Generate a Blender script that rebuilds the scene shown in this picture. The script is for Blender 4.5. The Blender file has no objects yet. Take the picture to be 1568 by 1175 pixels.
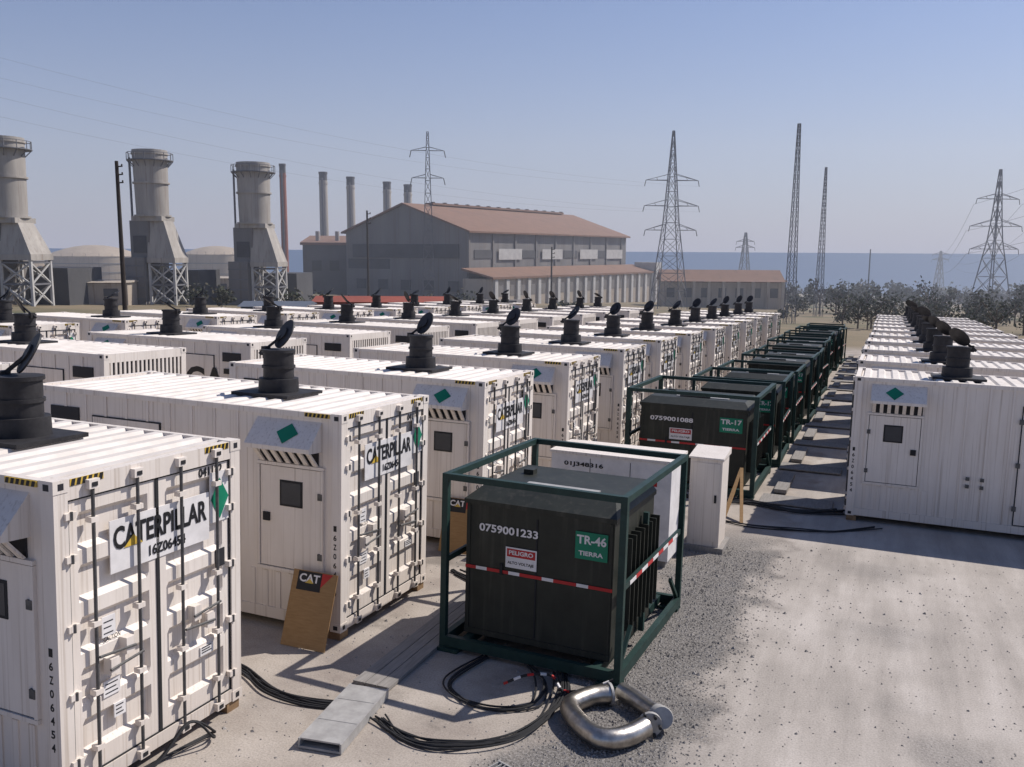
import bpy, math, random
from mathutils import Matrix, Vector
random.seed(7)
scene=bpy.context.scene
COL=scene.collection
scene.view_settings.view_transform='Standard'
scene.view_settings.look='None'
scene.view_settings.exposure=0
# ------------------------------------------------------------------ camera + site frame
CAMH=5.066
def camrot(yaw,pit,rol):
    r=Vector((math.cos(yaw),math.sin(yaw),0))
    fw=Vector((-math.sin(yaw)*math.cos(pit),math.cos(yaw)*math.cos(pit),-math.sin(pit)))
    up=r.cross(fw)
    cr,sr=math.cos(rol),math.sin(rol)
    r2=r*cr-up*sr; u2=r*sr+up*cr
    M=Matrix.Identity(4)
    for i in range(3):
        M[i][0]=r2[i];M[i][1]=u2[i];M[i][2]=-fw[i]
    M[2][3]=CAMH
    return M
Mw=camrot(0.395,0.1487,-0.0058)
Ms=camrot(0.395,0.119,-0.029)
T=Mw@Ms.inverted()          # the yard falls gently towards the sea
cd=bpy.data.cameras.new("Camera");cam=bpy.data.objects.new("Camera",cd);COL.objects.link(cam)
cam.matrix_world=Mw;cd.sensor_width=36;cd.lens=36*1358/1568;cd.clip_start=.1;cd.clip_end=90000
scene.camera=cam
gn=(T.to_3x3()@Vector((0,0,1)));g0=T@Vector((0,0,0))
def gz(x,y): return g0.z-(gn.x*(x-g0.x)+gn.y*(y-g0.y))/gn.z
def bg(l,d): return (.923*l-.385*d, .385*l+.923*d)
# ------------------------------------------------------------------ materials
MATS={}
def mat(name,col,rough=.7,col2=None,scale=3.,amt=.5,metal=0,bump=0,bscale=40,stretch=(1,1,1),rnd=0,spec=.3,detail=6,grime=0,glow=1.1,gcol=(.33,.25,.18,1),gs=(9,9,.55)):
    if name in MATS: return MATS[name]
    m=bpy.data.materials.new(name);m.use_nodes=True;nt=m.node_tree;N=nt.nodes;Lk=nt.links
    b=N['Principled BSDF'];b.inputs['Roughness'].default_value=rough;b.inputs['Metallic'].default_value=metal
    b.inputs['Specular IOR Level'].default_value=spec
    tc=N.new('ShaderNodeTexCoord');mp=N.new('ShaderNodeMapping');mp.inputs['Scale'].default_value=stretch
    Lk.new(tc.outputs['Object'],mp.inputs['Vector'])
    vec=mp.outputs[0]
    if rnd:
        oi=N.new('ShaderNodeObjectInfo');mul=N.new('ShaderNodeMath');mul.operation='MULTIPLY';mul.inputs[1].default_value=40
        Lk.new(oi.outputs['Random'],mul.inputs[0])
        va=N.new('ShaderNodeVectorMath');va.operation='ADD';Lk.new(vec,va.inputs[0]);Lk.new(mul.outputs[0],va.inputs[1]);vec=va.outputs[0]
    if col2 is None: col2=tuple(c*.75 for c in col)
    nz=N.new('ShaderNodeTexNoise');nz.inputs['Scale'].default_value=scale;nz.inputs['Detail'].default_value=detail;nz.inputs['Roughness'].default_value=.65
    Lk.new(vec,nz.inputs['Vector'])
    rp=N.new('ShaderNodeValToRGB');rp.color_ramp.elements[0].position=.5-.25*(1.2-amt);rp.color_ramp.elements[1].position=.5+.3*(1.3-amt)
    rp.color_ramp.elements[0].color=(*col2,1);rp.color_ramp.elements[1].color=(*col,1)
    Lk.new(nz.outputs['Fac'],rp.inputs['Fac'])
    out=rp.outputs['Color']
    if grime:
        m2=N.new('ShaderNodeMapping');m2.inputs['Scale'].default_value=gs;Lk.new(vec,m2.inputs['Vector'])
        n3=N.new('ShaderNodeTexNoise');n3.inputs['Scale'].default_value=1.4;n3.inputs['Detail'].default_value=8;Lk.new(m2.outputs[0],n3.inputs['Vector'])
        r3=N.new('ShaderNodeValToRGB');r3.color_ramp.elements[0].position=.54;r3.color_ramp.elements[1].position=.74;r3.color_ramp.elements[0].color=(0,0,0,1);r3.color_ramp.elements[1].color=(grime,)*3+(1,)
        Lk.new(n3.outputs['Fac'],r3.inputs['Fac'])
        sp=N.new('ShaderNodeSeparateXYZ');Lk.new(tc.outputs['Object'],sp.inputs[0])
        mr2=N.new('ShaderNodeMapRange');mr2.inputs['From Min'].default_value=glow;mr2.inputs['From Max'].default_value=.1;mr2.inputs['To Max'].default_value=grime*.9;Lk.new(sp.outputs['Z'],mr2.inputs['Value'])
        mu=N.new('ShaderNodeMath');mu.operation='MULTIPLY';Lk.new(mr2.outputs[0],mu.inputs[0]);Lk.new(nz.outputs['Fac'],mu.inputs[1])
        ad=N.new('ShaderNodeMath');ad.operation='ADD';ad.use_clamp=True;Lk.new(r3.outputs['Color'],ad.inputs[0]);Lk.new(mu.outputs[0],ad.inputs[1])
        mx=N.new('ShaderNodeMix');mx.data_type='RGBA';mx.inputs[7].default_value=gcol;Lk.new(ad.outputs[0],mx.inputs[0]);Lk.new(out,mx.inputs[6]);out=mx.outputs[2]
    if rnd:
        mr=N.new('ShaderNodeMapRange');mr.inputs['To Min'].default_value=1-rnd;mr.inputs['To Max'].default_value=1
        Lk.new(oi.outputs['Random'],mr.inputs['Value'])
        vm=N.new('ShaderNodeVectorMath');vm.operation='SCALE';Lk.new(out,vm.inputs[0]);Lk.new(mr.outputs[0],vm.inputs['Scale']);out=vm.outputs[0]
    Lk.new(out,b.inputs['Base Color'])
    if bump:
        n2=N.new('ShaderNodeTexNoise');n2.inputs['Scale'].default_value=bscale;n2.inputs['Detail'].default_value=4
        Lk.new(mp.outputs[0],n2.inputs['Vector'])
        bp=N.new('ShaderNodeBump');bp.inputs['Strength'].default_value=bump;bp.inputs['Distance'].default_value=.02
        Lk.new(n2.outputs['Fac'],bp.inputs['Height']);Lk.new(bp.outputs[0],b.inputs['Normal'])
    MATS[name]=m;return m
white=mat('white_paint',(.82,.75,.68),.55,(.71,.64,.57),1.6,.35,stretch=(2.5,2.5,.5),rnd=.1,bump=.3,bscale=3,grime=.5)
roofw=mat('roof_paint',(.83,.77,.71),.65,(.62,.56,.50),2.2,.4,rnd=.14)
plate=mat('white_plate',(.82,.79,.77),.5)
black=mat('black_letter',(.02,.02,.022),.5)
rubber=mat('black_rubber',(.025,.025,.027),.7)
barm=mat('galvanised_bar',(.14,.135,.13),.5,(.07,.07,.07),14,metal=.2)
yellow=mat('yellow_sticker',(.70,.46,.05),.5,(.45,.32,.08),9)
green=mat('green_sticker',(.01,.22,.12),.5)
redm=mat('red_sticker',(.50,.03,.03),.5)
dark=mat('dark_opening',(.03,.03,.035),.6)
glass=mat('window_glass',(.05,.055,.065),.15)
stackm=mat('sooty_steel',(.05,.048,.05),.6,(.022,.02,.022),6,rnd=.3)
wood=mat('wood_block',(.3,.2,.11),.8,(.18,.11,.06),8)
gframe=mat('green_frame_paint',(.020,.050,.042),.5,(.012,.03,.026),5)
gbody=mat('transformer_paint',(.033,.036,.028),.5,(.02,.022,.017),3,rnd=.2,grime=.25,gcol=(.12,.11,.09,1),glow=.7)
cardb=mat('plywood',(.36,.22,.10),.8,(.27,.16,.07),6,stretch=(1,1,6))
galv=mat('galvanised_steel',(.45,.44,.42),.55,(.30,.29,.28),6,metal=.2)
chrome=mat('stainless_pipe',(.58,.55,.50),.36,(.30,.27,.24),9,metal=1.,bump=.2,bscale=12)
timber=mat('grey_plank',(.30,.28,.26),.85,(.20,.185,.17),3,stretch=(10,1,4))
# ------------------------------------------------------------------ mesh builder
def textmesh(s,cache={}):
    if s in cache: return cache[s]
    c=bpy.data.curves.new('t','FONT');c.body=s;c.size=1;c.resolution_u=3;c.offset=.028
    o=bpy.data.objects.new('t',c);COL.objects.link(o)
    dg=bpy.context.evaluated_depsgraph_get();dg.update()
    me=bpy.data.meshes.new_from_object(o.evaluated_get(dg))
    v=[tuple(a.co) for a in me.vertices];f=[tuple(p.vertices) for p in me.polygons]
    bpy.data.objects.remove(o);bpy.data.curves.remove(c);bpy.data.meshes.remove(me)
    x0=min(a[0] for a in v);x1=max(a[0] for a in v);y1=max(a[1] for a in v);y0=min(a[1] for a in v)
    v=[((a[0]-x0)/(x1-x0),(a[1]-y0)/(y1-y0)) for a in v]
    cache[s]=(v,f);return cache[s]
class MB:
    def __init__(s): s.v=[];s.f=[];s.m=[];s.mats=[]
    def mi(s,m):
        if m not in s.mats: s.mats.append(m)
        return s.mats.index(m)
    def add(s,vs,fs,m):
        o=len(s.v);i=s.mi(m);s.v+=[tuple(a) for a in vs]
        for f in fs: s.f.append(tuple(a+o for a in f));s.m.append(i)
    def box(s,x0,x1,y0,y1,z0,z1,m):
        s.add([(x0,y0,z0),(x1,y0,z0),(x1,y1,z0),(x0,y1,z0),(x0,y0,z1),(x1,y0,z1),(x1,y1,z1),(x0,y1,z1)],
        [(0,3,2,1),(4,5,6,7),(0,1,5,4),(1,2,6,5),(2,3,7,6),(3,0,4,7)],m)
    def frust(s,c,w0,d0,w1,d1,z0,z1,m,off=(0,0)):
        x,y=c;vs=[]
        for (w,d,z,o) in ((w0,d0,z0,(0,0)),(w1,d1,z1,off)):
            for a,b in ((-1,-1),(1,-1),(1,1),(-1,1)): vs.append((x+o[0]+a*w/2,y+o[1]+b*d/2,z))
        s.add(vs,[(0,3,2,1),(4,5,6,7),(0,1,5,4),(1,2,6,5),(2,3,7,6),(3,0,4,7)],m)
    def beam(s,p,q,w,m,n=4):
        p=Vector(p);q=Vector(q);d=(q-p)
        if d.length<1e-6:return
        d.normalize();a=d.cross(Vector((0,0,1)) if abs(d.z)<.95 else Vector((1,0,0)));a.normalize();b=d.cross(a)
        vs=[];r=w/2*(1.414 if n==4 else 1)
        for c in (p,q):
            for k in range(n):
                t=2*math.pi*(k+.5)/n;vs.append(c+a*math.cos(t)*r+b*math.sin(t)*r)
        fs=[(k,(k+1)%n,n+(k+1)%n,n+k) for k in range(n)]+[tuple(range(n-1,-1,-1)),tuple(range(n,2*n))]
        s.add(vs,fs,m)
    def cyl(s,c,r0,r1,z0,z1,m,n=24):
        vs=[];x,y=c
        for r,z in ((r0,z0),(r1,z1)):
            for k in range(n):
                t=2*math.pi*k/n;vs.append((x+r*math.cos(t),y+r*math.sin(t),z))
        s.add(vs,[(k,(k+1)%n,n+(k+1)%n,n+k) for k in range(n)]+[tuple(range(n-1,-1,-1)),tuple(range(n,2*n))],m)
    def disc(s,c,nrm,r,th,m,n=24):
        nrm=Vector(nrm).normalized();c=Vector(c);s.beam(c-nrm*th/2,c+nrm*th/2,2*r,m,n)
    def tube(s,pts,r,m,n=8):
        pts=[Vector(p) for p in pts];vs=[];K=len(pts);pa=None
        for i,p in enumerate(pts):
            d=(pts[min(i+1,K-1)]-pts[max(i-1,0)]).normalized()
            if pa is None: a=d.cross(Vector((0,0,1)) if abs(d.z)<.9 else Vector((1,0,0))).normalized()
            else: a=(pa-d*pa.dot(d)).normalized()
            pa=a;b=d.cross(a)
            for k in range(n):
                t=2*math.pi*k/n;vs.append(p+a*math.cos(t)*r+b*math.sin(t)*r)
        fs=[]
        for i in range(K-1):
            for k in range(n): fs.append((i*n+k,i*n+(k+1)%n,(i+1)*n+(k+1)%n,(i+1)*n+k))
        fs+=[tuple(range(n-1,-1,-1)),tuple(range((K-1)*n,K*n))]
        s.add(vs,fs,m)
    def text(s,t,o,right,up,w,h,m):
        v,f=textmesh(t);o=Vector(o);right=Vector(right);up=Vector(up)
        s.add([o+right*(a*w)+up*(b*h) for a,b in v],f,m)
    def quad(s,a,b,c,d,m): s.add([a,b,c,d],[(0,1,2,3)],m)
    def mesh(s,name,smooth=False):
        me=bpy.data.meshes.new(name);me.from_pydata(s.v,[],s.f)
        for m in s.mats: me.materials.append(m)
        me.polygons.foreach_set('material_index',s.m)
        if smooth:
            me.polygons.foreach_set('use_smooth',[True]*len(me.polygons))
            me.set_sharp_from_angle(angle=math.radians(35))
        me.update();return me
def link(name,data,M,parent=None):
    o=bpy.data.objects.new(name,data);COL.objects.link(o)
    if parent: o.parent=parent
    else: o.matrix_world=M
    return o
def group(name,parts,M):
    e=bpy.data.objects.new(name,None);COL.objects.link(e);e.empty_display_size=.2;e.matrix_world=M
    for n,me in parts: link(n,me,None,e)
    return e
def smooth(pts,sub=8):
    pts=[Vector(p) for p in pts];out=[]
    for i in range(len(pts)-1):
        p0=pts[max(i-1,0)];p1=pts[i];p2=pts[i+1];p3=pts[min(i+2,len(pts)-1)]
        for k in range(sub):
            t=k/sub
            out.append(.5*((2*p1)+(p2-p0)*t+(2*p0-5*p1+4*p2-p3)*t*t+(3*p1-p0-3*p2+p3)*t**3))
    out.append(pts[-1]);return out
# ------------------------------------------------------------------ generator container
W=2.44;L=5.8;Z0=.12;ZT=3.17
SX=-2.03
def build_container():
    s=MB()
    for x in (-.22,-L+.02):
        for y in (0.02,W-.22): s.box(x,x+.2,y,y+.2,0,Z0,wood)
    for xa,xb in ((-.16,0),(-L,-L+.16)):
        for ya,yb in ((0,.15),(W-.15,W)):
            s.box(xa,xb,ya,yb,Z0+.12,ZT-.12,white)
            for za in (Z0,ZT-.12):
                s.box(xa-.006,xb+.006,ya-.006,yb+.006,za,za+.12,white)
                xx=xb+.007 if xb==0 else xa-.007
                s.box(min(xx,xx),xx+.001,ya+.045,ya+.105,za+.03,za+.09,dark)
                s.box(xa+.045,xa+.115,(ya-.008) if ya==0 else yb+.007,(ya-.007) if ya==0 else yb+.008,za+.03,za+.09,dark)
    for ya,yb in ((.012,.09),(W-.09,W-.012)):
        s.box(-L+.16,-.16,ya,yb,Z0+.01,Z0+.17,white)
        s.box(-L+.16,-.16,ya,yb,ZT-.09,ZT-.01,white)
    s.box(-.1,-.004,.15,W-.15,ZT-.2,ZT-.008,white);s.box(-.1,-.004,.15,W-.15,Z0+.01,Z0+.15,white)
    s.box(-L+.004,-L+.1,.15,W-.15,ZT-.2,ZT-.008,white);s.box(-L+.004,-L+.1,.15,W-.15,Z0+.01,Z0+.2,white)
    s.box(-L+.1,-.11,.04,W-.04,Z0+.06,ZT-.06,white)
    for sd in (0,1):
        def Y(a): return a if sd==0 else W-a
        def bx(x0,x1,a,b,z0,z1,m):
            s.box(x0,x1,min(Y(a),Y(b)),max(Y(a),Y(b)),z0,z1,m)
        x=-1.75
        while x>-L+.3:
            bx(x-.045,x,.022,.041,Z0+.17,ZT-.09,white);x-=.42
        for a_,b_ in ((-4.55,-3.22),):
            bx(a_,b_,.012,.0405,.32,2.75,white)
            for (p,q,r_,t_) in ((a_-.02,b_+.02,.30,.32),(a_-.02,b_+.02,2.75,2.77),(a_-.02,a_,.32,2.75),(b_,b_+.02,.32,2.75)): bx(p,q,.018,.0405,r_,t_,dark)
            for z in (.6,1.5,2.4): bx(b_-.02,b_+.06,-.012,.012,z,z+.1,barm)
        for xx in (-2.35,-2.62):
            for z in (.98,1.14): bx(xx,xx+.07,-.01,.022,z,z+.07,barm)
        for k in range(6): bx(-1.55+k*.22,-1.47+k*.22,.026,.041,Z0+.17,.82,white)
        a,b,c,d=-1.36,-.34,.9,2.36
        bx(a-.05,b+.05,.0,.041,c-.05,c-.005,white);bx(a-.05,b+.05,.0,.041,d+.005,d+.05,white)
        bx(a-.05,a-.005,.0,.041,c,d,white);bx(b+.005,b+.05,.0,.041,c,d,white)
        bx(a-.004,b+.004,.03,.0405,c-.004,d+.004,dark);bx(a+.008,b-.008,.014,.035,c+.008,d-.008,white)
        bx(-1.02,-.64,.006,.014,1.8,2.17,rubber);bx(-.99,-.67,.003,.006,1.83,2.14,glass)
        bx(-1.30,-1.19,-.012,.014,1.56,1.68,rubber)
        for z in (1.1,1.95): bx(b-.04,b+.03,-.01,.014,z,z+.09,barm)
        h0,h1=-1.42,-.34
        vs=[(h0,Y(.04),3.03),(h1,Y(.04),3.03),(h1,Y(-.26),2.70),(h0,Y(-.26),2.70),(h0,Y(-.26),2.64),(h1,Y(-.26),2.64),(h1,Y(.04),2.62),(h0,Y(.04),2.62)]
        s.add(vs,[(0,1,2,3),(3,2,5,4),(4,5,6,7),(1,6,5,2),(0,3,4,7)],white)
        bx(h0+.05,h1-.05,.02,.0405,2.42,2.62,dark)
        for k in range(7):
            xx=h0+.08+k*.148;s.add([(xx,Y(-.2),2.64),(xx+.07,Y(-.2),2.64),(xx+.07,Y(-.01),2.42),(xx,Y(-.01),2.42),(xx,Y(-.17),2.64),(xx+.07,Y(-.17),2.64),(xx+.07,Y(.02),2.42),(xx,Y(.02),2.42)],[(0,1,2,3),(4,7,6,5),(0,3,7,4),(1,5,6,2)],white)
        def hp(x,t): return (x,Y(.04-.30*t-.004),3.03-.33*t+.006)
        s.quad(hp(-.80,.15),hp(-.62,.5),hp(-.80,.9),hp(-.98,.5),green)
        bx(-L+.35,-L+.95,.018,.0405,2.62,2.86,dark)
        if sd==0: s.text('CAT',(-L+.3,.008,1.7),(1,0,0),(0,0,1),1.9,.74,black)
        else: s.text('CAT',(-L+2.2,W-.008,1.7),(-1,0,0),(0,0,1),1.9,.74,black)
        tx=-L+1.02
        s.add([(tx,Y(.005),1.7),(tx+.42,Y(.005),1.7),(tx+.21,Y(.005),1.98)],[(0,1,2)],yellow)
        for k,ch in enumerate('16Z06454'):
            if sd==0: s.text(ch,(-.12,-.002,1.55-k*.13),(1,0,0),(0,0,1),.05,.08,black)
            else: s.text(ch,(-.05,W+.002,1.55-k*.13),(-1,0,0),(0,0,1),.05,.08,black)
    for (ya,yb) in ((.18,.55),(W-.55,W-.18)):
        s.box(-.004,.0,ya,yb,ZT-.075,ZT-.01,yellow)
        n=6
        for k in range(n):
            y=ya+k*(yb-ya)/n+.005;s.quad((.002,y,ZT-.074),(.002,y+.04,ZT-.074),(.002,y+.055,ZT-.011),(.002,y+.015,ZT-.011),black)
    s.box(-.6,-.2,-.002,.012,ZT-.07,ZT-.015,yellow)
    for k in range(6):
        x=-.6+k*.066+.005;s.quad((x,-.004,ZT-.069),(x+.04,-.004,ZT-.069),(x+.055,-.004,ZT-.016),(x+.015,-.004,ZT-.016),black)
    s.box(-L+.03,-L+.05,.15,W-.15,Z0+.2,ZT-.2,dark)
    k=0;y=.2
    while y<W-.2:
        s.box(-L+.005,-L+.03,y,y+.06,Z0+.2,ZT-.2,white);y+=.125
    s.box(-L,-L+.03,.15,W-.15,1.6,1.68,white)
    shell=s.mesh('shell')
    r=MB()
    prof=[];x=-L+.16
    while x<-.32:
        for dx,z in ((0,ZT-.05),(.10,ZT-.05),(.14,ZT-.012),(.25,ZT-.012)): prof.append((x+dx,z))
        x+=.29
    prof.append((-.16,ZT-.05))
    prof=[p for p in prof if p[0]<=-.16]
    vs=[];fs=[]
    for (x,z) in prof: vs+=[(x,.09,z),(x,W-.09,z)]
    for i in range(len(prof)-1): fs.append((2*i,2*i+2,2*i+3,2*i+1))
    r.add(vs,fs,roofw);roof=r.mesh('corrugated_roof')
    d=MB()
    for (ya,yb) in ((.165,1.205),(1.235,W-.165)):
        zs=[(Z0+.16,-.03)];z=Z0+.26;n=5;p=(ZT-.2-.1-z)/n
        for k in range(n):
            a=z+k*p;zs+=[(a+.1,-.03),(a+.15,-.085),(a+p-.09,-.085),(a+p-.04,-.03)]
        zs.append((ZT-.21,-.03))
        yi,yo=ya+.1,yb-.1;vs=[];fs=[]
        for (zz,xx) in zs: vs+=[(-.03,ya,zz),(-.03,yi,zz),(xx,yi+.03,zz),(xx,yo-.03,zz),(-.03,yo,zz),(-.03,yb,zz)]
        for i in range(len(zs)-1):
            for k in range(5): fs.append((6*i+k,6*i+k+1,6*i+7+k,6*i+6+k))
        d.add(vs,fs,white)
    for a,b in ((.15,.17),(1.200,1.240),(W-.17,W-.15)): d.box(-.06,-.018,a,b,Z0+.15,ZT-.2,rubber)
    for a,b in ((Z0+.15,Z0+.165),(ZT-.218,ZT-.2)): d.box(-.06,-.018,.17,W-.17,a,b,rubber)
    bars=(.40,.93,1.51,2.04)
    for y in bars:
        d.beam((.025,y,Z0+.04),(.025,y,ZT-.07),.036,barm,8)
        for z in (.5,1.05,1.72,2.72): 
            d.box(-.03,.05,y-.045,y+.045,z,z+.05,white)
        for z in (Z0+.03,ZT-.13): d.box(-.004,.055,y-.06,y+.06,z,z+.085,white);d.box(.055,.062,y-.03,y+.03,z+.02,z+.06,rubber)
    for y,sg in ((.93,-1),(1.51,1),(.40,1),(2.04,-1)):
        z=1.28 if y in (.93,1.51) else 1.42
        d.beam((.06,y,z),(.075,y+sg*.42,z-.03),.03,barm,6);d.box(-.03,.07,y+sg*.36-.05,y+sg*.36+.05,z-.09,z+.07,white)
    for y in (.16,W-.16):
        for z in (.45,1.1,1.75,2.4,2.8): d.box(-.03,.03,y-.06,y+.06,z,z+.06,white);d.beam((.03,y,z-.01),(.03,y,z+.07),.028,barm,6)
    doors=d.mesh('cargo_doors')
    t=MB()
    t.box(-.029,-.018,.62,1.96,2.14,2.66,plate)
    t.text('CATERPILLAR',(-.012,.66,2.36),(0,1,0),(0,0,1),1.26,.23,black)
    t.add([(-.010,1.0-.22,2.36),(-.010,1.02,2.36),(-.010,.90,2.47)],[(0,1,2)],yellow)
    t.text('16Z06454',(-.012,1.1,2.19),(0,1,0),(0,0,1),.5,.11,black)
    t.box(-.029,-.018,1.98,2.27,2.30,2.86,plate)
    t.quad((-.012,2.125,2.33),(-.012,2.265,2.56),(-.012,2.125,2.79),(-.012,1.985,2.56),green)
    t.text('041132',(-.024,1.82,2.84),(0,1,0),(0,0,1),.36,.1,black)
    t.box(-.029,-.018,2.06,2.2,1.78,1.98,dark)
    t.text('CAUTION',(-.022,.52,1.5),(0,1,0),(0,0,1),.2,.05,black)
    for (y,z,w,h,m) in ((.5,1.55,.16,.2,plate),(.5,.95,.2,.16,plate),(.62,.7,.14,.14,plate),(1.8,.85,.2,.1,plate)):
        t.box(-.029,-.016,y,y+w,z,z+h,m);
        for q in range(3): t.box(-.016,-.013,y+.02,y+w-.03-.02*(q%2),z+.03+q*h*.28,z+.04+q*h*.28,rubber)
    labels=t.mesh('door_lettering')
    e=MB();cx,cy=SX,1.3
    e.box(cx-.55,cx+.5,cy-.45,cy+.45,ZT-.012,ZT+.035,stackm)
    e.cyl((cx,cy),.31,.30,ZT+.035,ZT+.24,stackm,28);e.cyl((cx,cy),.235,.23,ZT+.24,ZT+.68,stackm,28)
    e.cyl((cx,cy),.255,.255,ZT+.40,ZT+.44,stackm,28);e.cyl((cx,cy),.255,.255,ZT+.64,ZT+.685,stackm,28)
    shared=e.mesh('exhaust_stack',True)
    return [('shell',shell),('corrugated_roof',roof),('cargo_doors',doors),('door_lettering',labels),('exhaust_stack',shared)]
def build_cap(vx,vy,vz,off):
    e=MB();cx,cy=SX,1.3
    nr=Vector((vx,vy,vz)).normalized();c=Vector((cx+.02,cy+.12,ZT+.72+off))
    e.disc(c,nr,.245,.02,stackm,28);e.disc(c+nr*.02,nr,.1,.03,stackm,12)
    h=Vector((cx-.24,cy,ZT+.68));e.beam(h,c-(c-h)*.1,.04,stackm);e.beam(h,h+(h-c)*.35,.05,stackm);e.box(cx-.29,cx-.2,cy-.06,cy+.06,ZT+.58,ZT+.72,stackm)
    return e.mesh('rain_cap',True)
CAPS=[build_cap(-.42,-.72,.45,.2),build_cap(-.55,-.5,.6,.18),build_cap(-.55,-.65,.35,.23),build_cap(-.3,-.4,.8,.12)]
CP=build_container()
def put_container(x,y,flip=False):
    j=random.uniform(-.004,.004)
    if flip: M=T@Matrix.Translation((x,y+W,0))@Matrix.Rotation(math.pi+j,4,'Z')
    else: M=T@Matrix.Translation((x,y,0))@Matrix.Rotation(j,4,'Z')
    group('generator_container',CP+[('rain_cap',CAPS[0] if y<12 and not flip else random.choice(CAPS))],M)
ys=[5.47,9.96,14.57,19.23,23.96]+[23.96+4.65*k for k in range(1,9)]
for i,y in enumerate(ys): put_container(-6.61+(random.uniform(-.08,.08) if i>3 else 0),y)
for k in range(0,12): put_container(-15.3-5.8+random.uniform(-.15,.15),14.1-4.6+4.62*k,True)
for k in range(0,11): put_container(-24.6+random.uniform(-.15,.15),19.0-4.6+4.62*k)
for k in range(0,11): put_container(-.5+(random.uniform(-.06,.06) if k else 0),20.37+4.68*k,True)
for k in range(0,10): put_container(8.6+5.8,22.0+4.68*k)
# ------------------------------------------------------------------ transformer skids
def build_skid(lbl,num):
    w,d,h=2.57,3.12,2.45;p=.085
    f=MB()
    for x in (0,w-p):
        for y in (0,d-p): f.box(x,x+p,y,y+p,.02,h,gframe)
        f.box(x,x+p,p,d-p,h-p,h-.002,gframe);f.box(x,x+p,p,d-p,.06,.06+.14,gframe)
    for y in (0,d-p): f.box(p,w-p,y,y+p,h-p,h-.002,gframe);f.box(p,w-p,y,y+p,.06,.2,gframe)
    f.box(w-.075,w-.03,p,d-p,1.22,1.30,gframe);f.box(.03,.075,p,d-p,1.22,1.3,gframe)
    f.beam((w-.05,p,.2),(w-.05,.55,.62),.05,gframe);f.beam((w-.05,d-p,.2),(w-.05,d-.55,.62),.05,gframe)
    f.box(w-.3,w,-.06,.2,0,.05,gframe);f.box(0,.3,-.06,.2,0,.05,gframe);f.box(w-.3,w,d-.2,d,0,.05,gframe)
    f.box(w-.2,w-.13,1.45,1.52,.2,1.9,gframe)
    for x in (.3,w-.4):f.box(x,x+.1,p,d-p,.07,.19,gframe)
    for k in range(9):
        f.box(w-.028,w-.022,.35+k*.27,.35+k*.27+.27,1.235,1.285,redm if k%2 else plate)
    b=MB();x0,x1,y0,y1,zb,zt=.24,2.34,.28,2.1,.2,2.02
    b.box(x0,x1,y0,y1,zb,zt,gbody)
    vs=[(x0-.03,y0-.03,zt),(x1+.03,y0-.03,zt),(x1+.03,y1,zt),(x0-.03,y1,zt),(x0-.03,y0-.03,zt+.06),(x1+.03,y0-.03,zt+.06),(x1+.03,y1,zt+.06),(x0-.03,y1,zt+.06),(x0+.1,y0+.3,zt+.2),(x1-.1,y0+.3,zt+.2),(x1-.1,y1,zt+.2),(x0+.1,y1,zt+.2)]
    b.add(vs,[(0,1,5,4),(1,2,6,5),(2,3,7,6),(3,0,4,7),(4,5,9,8),(5,6,10,9),(6,7,11,10),(7,4,8,11),(8,9,10,11),(0,3,2,1)],gbody)
    b.box(x0+.6,x1-.45,y0+.5,y0+.72,zt+.2,zt+.22,galv)
    b.beam((x0+.7,y0+.4,zt+.23),(x0+1.3,y0+.45,zt+.23),.04,rubber,8);b.box(x0+.3,x0+.45,y0+1.2,y0+1.35,zt+.2,zt+.27,gbody)
    b.box(x0+1.03,x0+1.05,y0-.012,y0,zb+.1,zt-.1,rubber)
    b.box(x0+.52,x0+.56,y0-.03,y0,zb+.9,zb+1.05,rubber)
    for xx in (x0+.02,x1-.06): b.box(xx,xx+.04,y0-.014,y0,zb,zt-.02,gbody)
    b.box(x0,x1,y0-.02,y0,zb,zb+.08,gbody)
    for k in range(11):
        b.box(x0+.15+k*.17,x0+.17+k*.17,y1,y1+.55,.5,1.85,gbody)
    for k in range(8):
        b.box(x1,x1+.13,y0+.35+k*.19,y0+.37+k*.19,.5,1.75,gbody)
    b.beam((x0+.15,y1+.28,1.8),(x1-.15,y1+.28,1.8),.06,gbody);b.beam((x0+.15,y1+.28,.55),(x1-.15,y1+.28,.55),.06,gbody)
    t=MB();yf=y0-.016
    n=13
    for k in range(n):
        a=x0+k*(x1-x0)/n;t.box(a,a+(x1-x0)/n,yf-.002,yf,1.12,1.165,plate if k%3==1 else redm)
    t.text(num,(x0+.2,yf-.002,1.66),(1,0,0),(0,0,1),.86,.11,plate)
    t.box(x0+1.58,x0+2.02,yf-.003,yf,1.5,1.86,green)
    t.text(lbl,(x0+1.6,yf-.005,1.7),(1,0,0),(0,0,1),.4,.12,plate);t.text('TIERRA',(x0+1.63,yf-.005,1.55),(1,0,0),(0,0,1),.33,.06,plate)
    t.box(x0+.6,x0+1.05,yf-.003,yf,1.22,1.5,plate);t.box(x0+.62,x0+1.03,yf-.005,yf-.003,1.37,1.48,redm)
    t.text('PELIGRO',(x0+.65,yf-.007,1.4),(1,0,0),(0,0,1),.35,.06,plate)
    t.text('ALTO VOLTAJE',(x0+.63,yf-.005,1.26),(1,0,0),(0,0,1),.38,.05,black)
    return [('lifting_frame',f.mesh('lifting_frame')),('transformer_tank',b.mesh('transformer_tank')),('labels',t.mesh('labels'))]
S1=build_skid('TR-46','0759001233');S2=build_skid('TR-17','0759001088')
group('transformer_skid',S1,T@Matrix.Translation((-5.29,10.37,0))@Matrix.Rotation(-.03,4,'Z'))
group('transformer_skid',S2,T@Matrix.Translation((-5.75,21.2,0))@Matrix.Diagonal((1.24,1.1,1.0,1)))
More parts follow.
